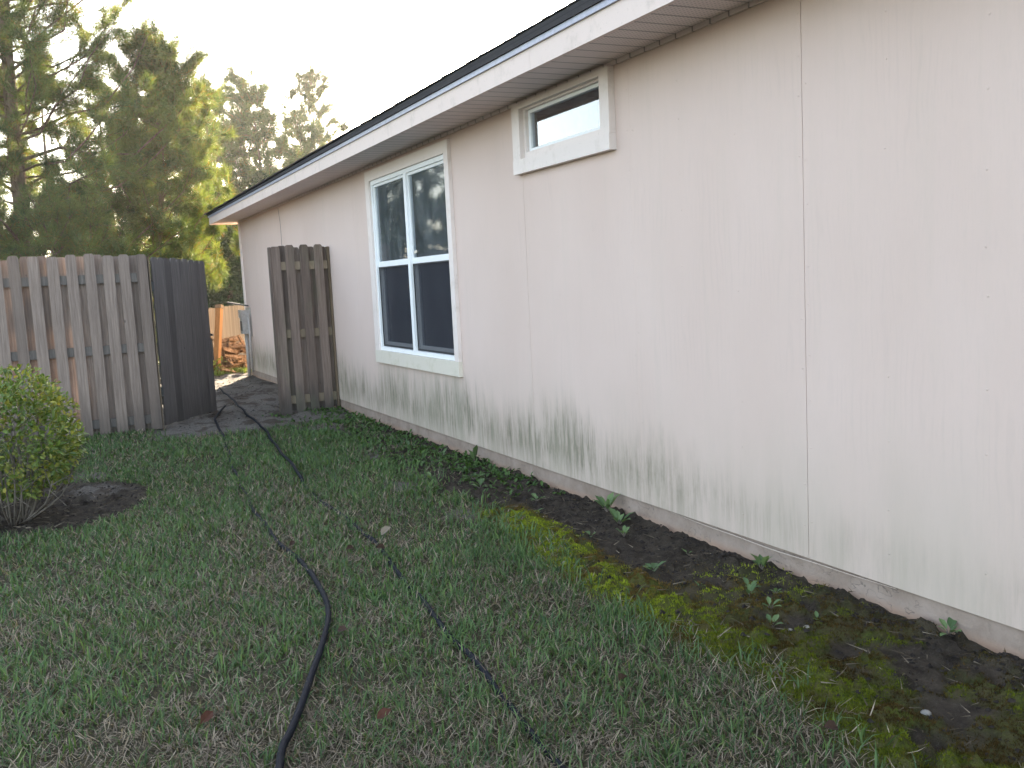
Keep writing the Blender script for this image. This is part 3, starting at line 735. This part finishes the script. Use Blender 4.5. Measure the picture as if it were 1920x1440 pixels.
# moss fronds
def moss():
    x, y = scatter(260000, 1.75, 2.85, 1.3, 5.6); m = moss_m(x, y)
    k = RNG.random(len(x)) < m * .9; x, y = x[k], y[k]; n = len(x)
    hue = fbm(x * 7, y * 7, 91); o = sstep(.50, .66, hue + .25 * sstep(.05, .25, x - edge(y)) - .05)
    C = lerp((.125, .175, .014), (.28, .31, .03), RNG.random(n)) * (1 - o)[:, None] + lerp((.075, .055, .018), (.165, .105, .032), RNG.random(n)) * o[:, None]
    C = C * (1 - .55 * sstep(3.4, 2.5, y))[:, None]
    C = C * (.7 + .6 * vnoise(x * 40, y * 40, 93))[:, None]
    P = np.stack([x, y, gz(x, y) - .002], 1)
    D = RNG.normal(size=(n, 3)) * .55; D[:, 2] = 1; D /= np.linalg.norm(D, axis=1)[:, None]
    o = tri_needles(P, D, RNG.uniform(.006, .016, n), RNG.uniform(.003, .006, n), C, 'moss', MAT['moss'], None)
    setp(o, 'yellow-green and rust moss along the edge of the bare soil strip', 'moss', kind='stuff')
moss()
# crumbs of soil
def clods():
    mb = MB(); ico = [(0,0,1),(.89,0,.45),(.28,.85,.45),(-.72,.53,.45),(-.72,-.53,.45),(.28,-.85,.45)]
    fs = [(0,1,2),(0,2,3),(0,3,4),(0,4,5),(0,5,1)]
    n = 11000; x, y = scatter(n, 2.05, 2.86, 1.5, 9.5)
    x2, y2 = scatter(1500, -.7, .5, 6.2, 8.1); x3, y3 = scatter(900, 1.0, 2.8, 10.2, 16.3)
    x = np.concatenate([x, x2, x3]); y = np.concatenate([y, y2, y3])
    pr = np.maximum(soil_m(x, y) * (.25 + .75 * sstep(2.45, 2.8, x)), np.where(y < 10, sstep(1.1, .9, bed_d(x, y)), 1))
    k = RNG.random(len(x)) < pr * .9; x, y = x[k], y[k]; z = gz(x, y)
    for a, b, c in zip(x, y, z):
        r = random.choice((.004, .006, .008, .012, .016)) * random.uniform(.7, 1.3)
        mb.add([(a + p[0] * r * random.uniform(.6, 1.2), b + p[1] * r * random.uniform(.6, 1.2), c - r * .45 + p[2] * r * random.uniform(.7, 1.2)) for p in ico], fs)
    setp(mb.build('soil_crumbs', MAT['clod']), 'dark crumbs of bare soil along the foundation and in the shrub bed', 'soil', kind='stuff')
clods()
# straw and bark bits lying on the soil
n = 1500; x, y = scatter(n, 1.95, 2.85, 1.4, 9.8); x2, y2 = scatter(700, -.7, .55, 6.2, 8.1); x3, y3 = scatter(500, 1., 2.8, 10., 16.3)
x = np.concatenate([x, x2, x3]); y = np.concatenate([y, y2, y3]); k = (soil_m(x, y) + sand_m(x, y)) > .5; x, y = x[k], y[k]; n = len(x)
a = RNG.uniform(0, 6.28, n); D = np.stack([np.cos(a), np.sin(a), RNG.uniform(.02, .3, n)], 1)
o = tri_needles(np.stack([x, y, gz(x, y) + .006], 1), D, RNG.uniform(.02, .08, n), RNG.uniform(.002, .004, n) * (1 + .1 * y), lerp((.07, .052, .036), (.24, .20, .15), RNG.random(n) ** 1.4), 'straw_bits', MAT['dead'], None)
setp(o, 'loose straw and bark bits on the bare soil', 'straw', kind='stuff')

# low green ground cover close to the wall
def cover():
    x, y = scatter(9000, 1.95, 2.86, 5.0, 10.6)
    p = sstep(.40, .62, fbm(x * 4.2, y * 4.2, 101)) * sstep(5.0, 6.4, y) * sstep(1.95, 2.3, x) * (.6 + .6 * sstep(2.4, 2.75, x))
    k = RNG.random(len(x)) < p; x, y = x[k], y[k]; n = len(x)
    a = RNG.uniform(0, 6.28, n); el = RNG.uniform(.1, 1.0, n)
    D = np.stack([np.cos(a) * np.cos(el), np.sin(a) * np.cos(el), np.sin(el)], 1); Nn = np.tile([0, 0, 1.], (n, 1)) + RNG.normal(size=(n, 3)) * .2
    o = leaf_cloud(np.stack([x, y, gz(x, y)], 1), D, Nn, RNG.uniform(.025, .06, n), RNG.uniform(.012, .026, n), lerp((.035, .075, .018), (.085, .15, .04), RNG.random(n)), 'ground_cover', MAT['blade'])
    setp(o, 'low green weedy ground cover between the lawn and the foundation', 'ground cover', kind='stuff')
cover()

# ------------------------------------------------------------------ weeds, dead leaves, pebbles
def weed(x, y, r, nl, label, up=.5, tone=0.):
    z = float(gz(x, y)); o = empty('weed', (x, y, z), label, 'weed', 'weeds in the soil strip')
    n = nl; a = np.linspace(0, 6.28, n, endpoint=False) + RNG.uniform(-.4, .4, n); el = RNG.uniform(up - .35, up + .35, n)
    D = np.stack([np.cos(a) * np.cos(el), np.sin(a) * np.cos(el), np.sin(el)], 1); Nn = np.stack([-np.cos(a) * np.sin(el), -np.sin(a) * np.sin(el), np.cos(el)], 1)
    L = r * .95 * RNG.uniform(.45, 1.1, n)
    C = lerp((.07, .12, .05), (.15, .22, .09), RNG.random(n)) * (1 - tone)
    st = MB()
    for k in range(n): st.tube([(x, y, z - .005), tuple(np.array([x, y, z + .004]) + D[k] * L[k] * .35)], .0018, 4)
    st.build('stalk', MAT['stem'], o)
    leaf_cloud(np.array([x, y, z + .004]) + D * L[:, None] * .3, D, Nn, L, L * RNG.uniform(.38, .55, n), C, 'leaves', MAT['blade'], o)
weed(2.80, 3.30, .085, 9, 'bushy weed against the foundation beside the joint mark nearest the camera', .7)
weed(2.79, 4.62, .10, 8, 'upright weed rising highest against the foundation', 1.0)
weed(2.74, 4.42, .10, 7, 'leafy weed with one tall leaf beside the foundation', .8)
weed(2.42, 3.62, .075, 10, 'flat weed rosette in the moss beyond the grass edge', .35)
weed(2.48, 4.95, .075, 8, 'pale weed rosette on bare soil above the bright moss', .4)
weed(2.60, 5.15, .07, 7, 'pale weed rosette nearer the foundation on bare soil', .4)
weed(2.50, 4.32, .06, 6, 'sprawling pale weed on dark soil below the foundation weeds', .3)
weed(2.62, 4.18, .055, 5, 'small upright green weed on dark soil', .7)
for x, y in ((2.60, 3.15), (2.66, 3.05), (2.52, 3.05), (2.58, 2.72), (2.50, 2.90), (2.40, 2.78), (2.45, 3.3), (2.72, 3.75)):
    weed(x, y, random.uniform(.035, .055), 5, 'tiny green seedling in the near soil strip', .6)
weed(2.83, 2.32, .07, 8, 'low weed hugging the foundation at the right edge', .5)
weed(2.79, 6.55, .12, 7, 'tall thin weed against the foundation below the tall window', 1.1, .3)
for x, y in ((2.55, 6.0), (2.48, 5.75), (2.62, 6.35), (2.7, 7.0), (2.6, 7.5), (2.72, 8.2), (2.6, 8.8), (2.75, 9.5), (2.3, 6.2)):
    weed(x, y, random.uniform(.06, .09), 9, 'spreading green weed between the lawn and the foundation under the tall window', .45, .15)

def dead_leaf(x, y, r, label, tone, tilt):
    z = float(gz(x, y)) + .035; az = random.uniform(0, 6.28)
    D = np.array([[math.cos(az), math.sin(az), tilt]]); D /= np.linalg.norm(D); Nn = np.array([[random.uniform(-.5, .5), -.6, .8]])
    o = leaf_cloud(np.array([[x, y, z]]), D, Nn, np.array([r]), np.array([r * .6]), np.array([tone]), 'dead_leaf', MAT['dead'], None, (x, y, z), .3)
    setp(o, label, 'leaf', 'dead leaves on the lawn')
BR = (.055, .034, .026); TN = (.20, .165, .13); RB = (.075, .032, .022)
for a in ((1.50, 4.88, .075, 'pale curled dead leaf standing in the grass at the end of the half-buried hose', TN, .9), (1.44, 4.62, .065, 'brown dead leaf beside the buried end of the right hose', BR, .3), (1.30, 4.72, .06, 'small brown dead leaf between the two hoses', BR, .2),
          (.30, 3.05, .06, 'rust-red dead leaf in dry grass left of the hose', RB, .4), (.80, 2.78, .055, 'dark red dead leaf right of the hose near the picture bottom', RB, .6), (1.60, 2.62, .06, 'dark brown dead leaf standing at the bottom right of the lawn', BR, .8),
          (.90, 3.60, .05, 'dark dead leaf touching the bend of the black hose', BR, .3), (1.02, 4.98, .05, 'dark curled leaf above the upper stretch of the black hose', BR, .3), (1.95, 1.98, .06, 'brown dead leaf at the grass edge beside the mossy soil', BR, .4)):
    dead_leaf(*a)
def pebble(x, y, r, label):
    mb = MB(); z = float(gz(x, y)); rings = 5; k = 8; vs = []; fs = []
    for i in range(rings + 1):
        ph = math.pi * i / rings
        for j in range(k):
            th = 2 * math.pi * j / k; q = random.uniform(.88, 1.1)
            vs.append((x + r * 1.2 * q * math.sin(ph) * math.cos(th), y + r * q * math.sin(ph) * math.sin(th), z + r * .2 + r * .65 * math.cos(ph)))
    fs = [(i*k+j, (i+1)*k+j, (i+1)*k+(j+1) % k, i*k+(j+1) % k) for i in range(rings) for j in range(k)]
    mb.add(vs, fs); setp(mb.build('pebble', MAT['pebble'], None, (x, y, z), True), label, 'pebble', 'pale pebbles on the soil')
pebble(2.44, 2.72, .012, 'whitest pebble in the middle of the soil strip'); pebble(2.43, 2.62, .011, 'white pebble just nearer than the whitest one')
pebble(2.30, 1.97, .016, 'largest pale stone at the bottom right of the soil strip'); pebble(2.43, 4.72, .012, 'pale pebble beside the bright green moss'); pebble(2.1, 3.9, .010, 'pale pebble at the grass edge')

# ------------------------------------------------------------------ hoses
def smooth_path(pts, n=9):
    pts = [Vector(p) for p in pts]; out = []
    for i in range(len(pts) - 1):
        a, b, c, e = pts[max(i - 1, 0)], pts[i], pts[i + 1], pts[min(i + 2, len(pts) - 1)]
        for k in range(n):
            t = k / n; out.append(.5 * ((2 * b) + (c - a) * t + (2 * a - 5 * b + 4 * c - e) * t * t + (3 * b - a - 3 * c + e) * t ** 3))
    return out + [pts[-1]]
def hose(pts, r, label, lift):
    p = smooth_path([(x, y, 0) for x, y in pts])
    p = [(q.x + .006 * math.sin(q.y * 7), q.y, float(np.mean(gz(np.full(9, q.x), q.y + np.linspace(-.3, .3, 9)))) + r * .9 + lift(q.y) + (.012 if q.y > 9.6 else 0)) for q in p]
    mb = MB(); mb.tube(p, r, 10, .5); o = mb.build('hose', MAT['hose'], None, (p[0][0], p[0][1], 0), True); setp(o, label, 'hose', 'black hoses in the grass')
hose([(.30, 1.8), (.40, 2.3), (.48, 2.70), (.54, 2.85), (.68, 3.17), (.81, 3.48), (.93, 3.87), (.99, 4.24), (1.01, 4.72), (1.00, 5.20), (1.03, 5.98), (1.08, 6.6), (1.15, 7.4), (1.25, 8.3), (1.36, 9.3), (1.43, 10.2), (1.52, 10.75), (1.75, 11.6)], .0125,
     'black hose snaking up the lawn from the bottom of the picture', lambda y: .024 if y < 4.5 else (.018 if y > 9.3 else (.006 if y < 6.3 else -.004)))
hose([(1.10, 1.6), (1.2, 2.4), (1.24, 2.85), (1.28, 3.2), (1.30, 3.5), (1.35, 4.0), (1.46, 5.0), (1.47, 5.8), (1.48, 6.5), (1.54, 7.0), (1.60, 7.7), (1.67, 8.5), (1.76, 9.3), (1.79, 10.1), (1.86, 11.2), (1.95, 12.6), (2.02, 13.8)], .012,
     'black hose half buried in the grass, running through the gate', lambda y: .007 if 2.9 < y < 4.9 and math.sin(y * 9) > -.3 else (.032 if y > 6.7 else -.002))

# ------------------------------------------------------------------ shrub
def shrub():
    c = np.array([-.36, 6.80, .0]); o = empty('shrub', tuple(c), 'round green shrub with yellowing leaves in a bare mulch bed', 'shrub')
    st = MB(); tips = []
    for k in range(46):
        a = random.uniform(0, 6.28); r = .46 * math.sqrt(random.random()); top = np.array([c[0] + r * math.cos(a), c[1] + r * math.sin(a), random.uniform(.35, .80) * (1 - .35 * (r / .46) ** 2)])
        b = np.array([c[0] + .10 * math.cos(a), c[1] + .10 * math.sin(a), .0]); m = b * .45 + top * .55 + np.array([.06 * math.cos(a), .06 * math.sin(a), -.02])
        st.tube(smooth_path([b, m, top], 3), [.007, .006, .0055, .005, .0045, .004, .003], 5, cap=False)
        for q in range(5):
            t = random.uniform(.45, 1); base = b * (1 - t) + top * t if t < .5 else m * (2 - 2 * t) + top * (2 * t - 1)
            dv = np.array([math.cos(a) * .4, math.sin(a) * .4, .5]) + RNG.normal(size=3) * .6; dv /= np.linalg.norm(dv)
            st.tube([base, base + dv * random.uniform(.08, .18)], [.003, .0015], 4, cap=False)
    st.build('stems', MAT['stem'], o, smooth=True)
    n = 9000; v = RNG.normal(size=(n, 3)); v /= np.linalg.norm(v, axis=1)[:, None]
    lump = .80 + .38 * fbm(np.arctan2(v[:, 1], v[:, 0]) * 1.9 + 9, v[:, 2] * 2.6 + 5, 111, 3)
    rad = lump * RNG.uniform(.45, 1.0, n) ** .45
    P = c + np.array([0, 0, .54]) + v * rad[:, None] * np.array([.47, .50, .44])
    k = (P[:, 2] > .16 + .25 * RNG.random(n) * sstep(.15, .5, np.hypot(P[:, 0] - c[0], P[:, 1] - c[1]))) & (fbm(P[:, 0] * 9 + P[:, 2] * 5, P[:, 1] * 9 + P[:, 2] * 7, 113, 2) > .33); P, v = P[k], v[k]; n = len(P)
    D = v + RNG.normal(size=(n, 3)) * .7 + np.array([0, 0, .25]); D /= np.linalg.norm(D, axis=1)[:, None]
    Nn = np.array([0, 0, 1.]) + v * .5 + RNG.normal(size=(n, 3)) * .5
    yel = np.clip(sstep(.45, .75, fbm(P[:, 0] * 5 + P[:, 2] * 4, P[:, 1] * 5, 117)) + .5 * (RNG.random(n) < .4), 0, 1) * RNG.random(n)
    C = lerp((.06, .105, .018), (.14, .20, .04), RNG.random(n)) * (1 - yel)[:, None] + lerp((.30, .28, .045), (.45, .38, .07), RNG.random(n)) * yel[:, None]
    leaf_cloud(P, D, Nn, RNG.uniform(.026, .05, n), RNG.uniform(.015, .027, n), C, 'foliage', MAT['leaf'], o)
shrub()

# ------------------------------------------------------------------ trees
def conifer(base, h, crown0, radius, label, seed, nbranch=70, per=52, nl=.17, nw=.0075, dark=1., group='pines beyond the fence', name='pine_tree', lean=(0, 0), prof=.75, trunk_r=.12, twigs=6, tuft=.5, droop=.0, prune=None, qmin=.28, lvar=(.5, 1.18)):
    global RNG
    rg = np.random.default_rng(seed); rr = random.Random(seed)
    base = np.array([base[0], base[1], base[2] if len(base) > 2 else float(gz(base[0], base[1]))]); o = empty(name, tuple(base), label, 'tree', group)
    tr = MB(); N = 10
    def axis(t): return base + np.array([lean[0] * t + .12 * math.sin(t * 5 + seed), lean[1] * t + .1 * math.cos(t * 4 + seed) - .1 * math.cos(seed), h * t])
    tr.tube([axis(i / N) for i in range(N + 1)], [trunk_r * (1 - .93 * i / N) + .008 for i in range(N + 1)], 8, cap=False)
    TP, TD = [], []
    for b in range(nbranch):
        t = crown0 + (1 - crown0) * ((b + rr.random()) / nbranch) ** .9
        s = (t - crown0) / (1 - crown0)
        L = radius * ((1 - s) ** prof) * (.55 + .45 * min(1, s * 6 + .35)) * rr.uniform(*lvar) + .25
        a = b * 2.4 + rr.uniform(-.6, .6); el = rr.uniform(.0, .35) + .75 * s - droop
        dv = np.array([math.cos(a) * math.cos(el), math.sin(a) * math.cos(el), math.sin(el)])
        p0 = axis(t); pts = [p0]
        for k in range(1, 6):
            q = k / 5; pts.append(p0 + dv * L * q + np.array([0, 0, (-.10 * L * math.sin(q * 3.1) + .16 * L * q * q)]) + rg.normal(size=3) * .03 * L)
        if prune is not None and not prune(pts[-1]): continue
        br = max(.010, .032 * L / 3) if nw < .012 else max(.02, .03 * L / 3)
        tr.tube(pts, [br * (1 - .8 * k / 5) for k in range(6)], 5, cap=False)
        for k in range(max(3, int(twigs * (L / radius + .35)))):
            q = rr.uniform(qmin, 1.0) if k else 1.
            i = min(4, int(q * 5)); fr = q * 5 - i; bp = pts[i] * (1 - fr) + pts[i + 1] * fr
            td = dv * .8 + rg.normal(size=3) * .75 + np.array([0, 0, .35]); td /= np.linalg.norm(td)
            tl = rr.uniform(.25, .75) * (.5 + .6 * (1 - q)) * tuft * 2
            tr.tube([bp, bp + td * tl], [.010 * max(1, nw / .0075) * .7, .004], 3, cap=False)
            for m in np.linspace(.25, 1., 4):
                TP.append(bp + td * tl * m); TD.append(td)
    tr.build('trunk', MAT['bark'], o, smooth=True)
    TP, TD = np.array(TP), np.array(TD); n = len(TP)
    P = np.repeat(TP, per, 0); D = np.repeat(TD, per, 0)
    P = P + rg.normal(size=P.shape) * .035 * tuft * 2; Dn = D * .55 + rg.normal(size=P.shape) * .62; Dn[:, 2] += .12; Dn /= np.linalg.norm(Dn, axis=1)[:, None]
    m = len(P); tone = np.repeat(rg.random(n), per)
    C = lerp((.028, .058, .034), (.076, .118, .048), tone) * (.75 + .5 * rg.random(m))[:, None] * dark
    brn = (rg.random(m) < .07); C[brn] = np.array([.12, .075, .03]) * dark
    keep, RNG_ = RNG, rg; RNG = rg
    tri_needles(P, Dn, nl * rg.uniform(.7, 1.15, m), np.full(m, nw) * rg.uniform(.7, 1.3, m), C, 'crown', MAT['needle'], o)
    RNG = keep
    return o
conifer((-.2, 18.2), 11.5, .10, 2.9, 'tallest dense pine with its dark trunk behind the left fence', 3, 185, 62, nl=.2, qmin=.14, twigs=9, prof=.5, trunk_r=.16, tuft=.5)
conifer((1.6, 20.0), 6.2, .12, 1.75, 'smaller bushy pine with sunlit right flank beside the tallest pine', 5, 120, 62, nl=.19, lvar=(.35, 1.3), twigs=8, prof=.42, trunk_r=.10, tuft=.5, lean=(.7, 0), prune=lambda p: not (p[2] < 2.3 and p[0] > 2.5))
for (x, y, h, r, sd, lb) in ((.1, 15.6, 2.7, .85, 12, 'young pine just behind the fence at the left'), (.75, 16.6, 2.6, .8, 13, 'young green pine behind the fence beside the gate')):
    conifer((x, y), h, .05, r, lb, sd, 34, 40, .14, .006, twigs=6, trunk_r=.035, group='young pines behind the fence', tuft=.35)
# distant tall pines: high thin crowns against the glow
spots = [(7.2, 46, 10.6, .45, 2.6, 'tall distant pine with a flat airy crown left of the roof edge'), (10.0, 52, 12.5, .5, 2.6, 'tall distant pine rising just left of the roof slope'), (14.6, 55, 13.5, .55, 1.9, 'tallest thin distant pine rising above the roof slope'),
         (12.4, 50, 9.9, .35, 2.4, 'distant pine half hidden behind the roof slope'), (5.6, 50, 10.8, .35, 2.4, 'distant pine seen beside the sunlit pine'), (8.7, 60, 12.2, .4, 2.6, 'farthest distant pine between two tall ones'), (9.0, 44, 10.0, .3, 2.2, 'shorter distant pine in front of the tall ones'),
         (3.2, 54, 12.0, .3, 2.6, 'distant pine mostly hidden by the smaller bushy pine'), (0.5, 50, 12.5, .3, 2.6, 'distant pine seen through gaps of the tallest pine'), (-3.5, 52, 12, .3, 2.6, 'distant pine far behind the left fence')]
for k, (x, y, h, c0, r, lb) in enumerate(spots):
    conifer((x, y), h, c0, r, lb, 31 + k, 34, 34, .42, .026, twigs=5, trunk_r=.17, group='distant pines', tuft=.9, prof=.5, dark=.9)
# dense dark evergreens closing the view below
def dense(x, y, h, r, label, seed):
    rg = np.random.default_rng(seed); b = np.array([x, y, float(gz(x, y))]); o = empty('evergreen_tree', tuple(b), label, 'tree', 'dark evergreens beyond the far fence')
    mb = MB(); mb.tube([b, b + np.array([.1, 0, h * .5]), b + np.array([0, 0, h * .93])], [.13, .09, .02], 7, cap=False)
    n = 15000; t = rg.random(n) ** 1.25; a = rg.uniform(0, 6.28, n)
    lump = .6 + .7 * fbm(a * 2.2 + seed, t * 7, seed, 3); rad = r * (1 - t) ** .7 * lump * rg.uniform(.25, 1, n) ** .5
    P = b + np.stack([np.cos(a) * rad, np.sin(a) * rad, h * (.02 + .98 * t)], 1)
    k = fbm(P[:, 0] * 2.5 + P[:, 1] * 1.3, P[:, 2] * 2.5, seed + 4, 2) > .36; P, a = P[k], a[k]; n = len(P)
    for q in range(26):
        i = rg.integers(n); mb.tube([b + np.array([0, 0, max(.2, P[i, 2] - b[2] - .3)]), P[i]], [.02, .006], 4, cap=False)
    mb.build('trunk', MAT['bark'], o)
    D = np.stack([np.cos(a), np.sin(a), np.zeros(n)], 1) + rg.normal(size=(n, 3)) * .6; D /= np.linalg.norm(D, axis=1)[:, None]
    C = lerp((.018, .036, .018), (.045, .075, .028), rg.random(n))
    leaf_cloud(P, D, np.array([0, 0, 1.]) + rg.normal(size=(n, 3)) * .5, rg.uniform(.10, .24, n), rg.uniform(.05, .11, n), C, 'crown', MAT['far_leaf'], o)
for k, (x, y, h, r, lb) in enumerate(((4.35, 27, 3.7, 1.5, 'lowest dark evergreen directly above the pale sunlit fence'), (5.3, 33, 5.2, 1.9, 'dark evergreen filling the gap between the open gate and the house corner'), (7.6, 37, 6.2, 2.2, 'dark evergreen right of the house corner, mostly behind the house'), (3.4, 36, 5.6, 2.0, 'dark evergreen rising above the open gate leaf'), (1.2, 34, 5.0, 2.1, 'dark evergreen behind the smaller bushy pine'), (-1.6, 33, 4.6, 2.2, 'dark evergreen behind the tallest pine'), (-4.4, 34, 5.2, 2.4, 'dark evergreen at the far left behind the fence'), (6.4, 42, 7.0, 2.3, 'taller dark evergreen behind the others near the roof end'), (10.5, 43, 7.2, 2.6, 'dark evergreen behind the roof'))):
    dense(x, y, h, r, lb, 60 + k)
# leafy yellow-green sapling by the heap
def sapling():
    b = np.array([2.52, 16.95, float(gz(2.52, 16.95))]); o = empty('sapling', tuple(b), 'bright yellow-green leafy plant at the foot of the wood heap', 'plant')
    mb = MB(); P = []; 
    for k in range(7):
        a = random.uniform(0, 6.28); e = b + np.array([.14 * math.cos(a), .1 * math.sin(a), random.uniform(.15, .32)]); mb.tube([b, e], [.006, .003], 4, cap=False)
        for q in range(7): P.append(b + (e - b) * random.uniform(.4, 1) + RNG.normal(size=3) * .03)
    mb.build('stems', MAT['stem'], o); P = np.array(P); n = len(P); D = RNG.normal(size=(n, 3)); D /= np.linalg.norm(D, axis=1)[:, None]
    leaf_cloud(P, D, np.array([0, 0, 1.]) + RNG.normal(size=(n, 3)) * .4, RNG.uniform(.05, .10, n), RNG.uniform(.03, .06, n), lerp((.16, .22, .03), (.30, .34, .06), RNG.random(n)), 'leaves', MAT['leaf'], o)
sapling()

# ------------------------------------------------------------------ air: added haze volume imitating the backlight lens glare over the far trees
hz = bpy.data.materials.new('glare_haze'); hz.use_nodes = True; t = hz.node_tree; t.nodes.remove(t.nodes['Principled BSDF'])
pv = t.nodes.new('ShaderNodeVolumePrincipled'); pv.inputs['Color'].default_value = (.96, .95, .92, 1); pv.inputs['Density'].default_value = .00042; pv.inputs['Anisotropy'].default_value = .45
t.links.new(pv.outputs[0], t.nodes['Material Output'].inputs['Volume'])
mb = MB(); mb.box((-600, -600, -2.2), (600, 600, 20.)); setp(mb.build('haze', hz), 'thin pale haze added to imitate backlight glare on the far trees', 'haze', kind='stuff')
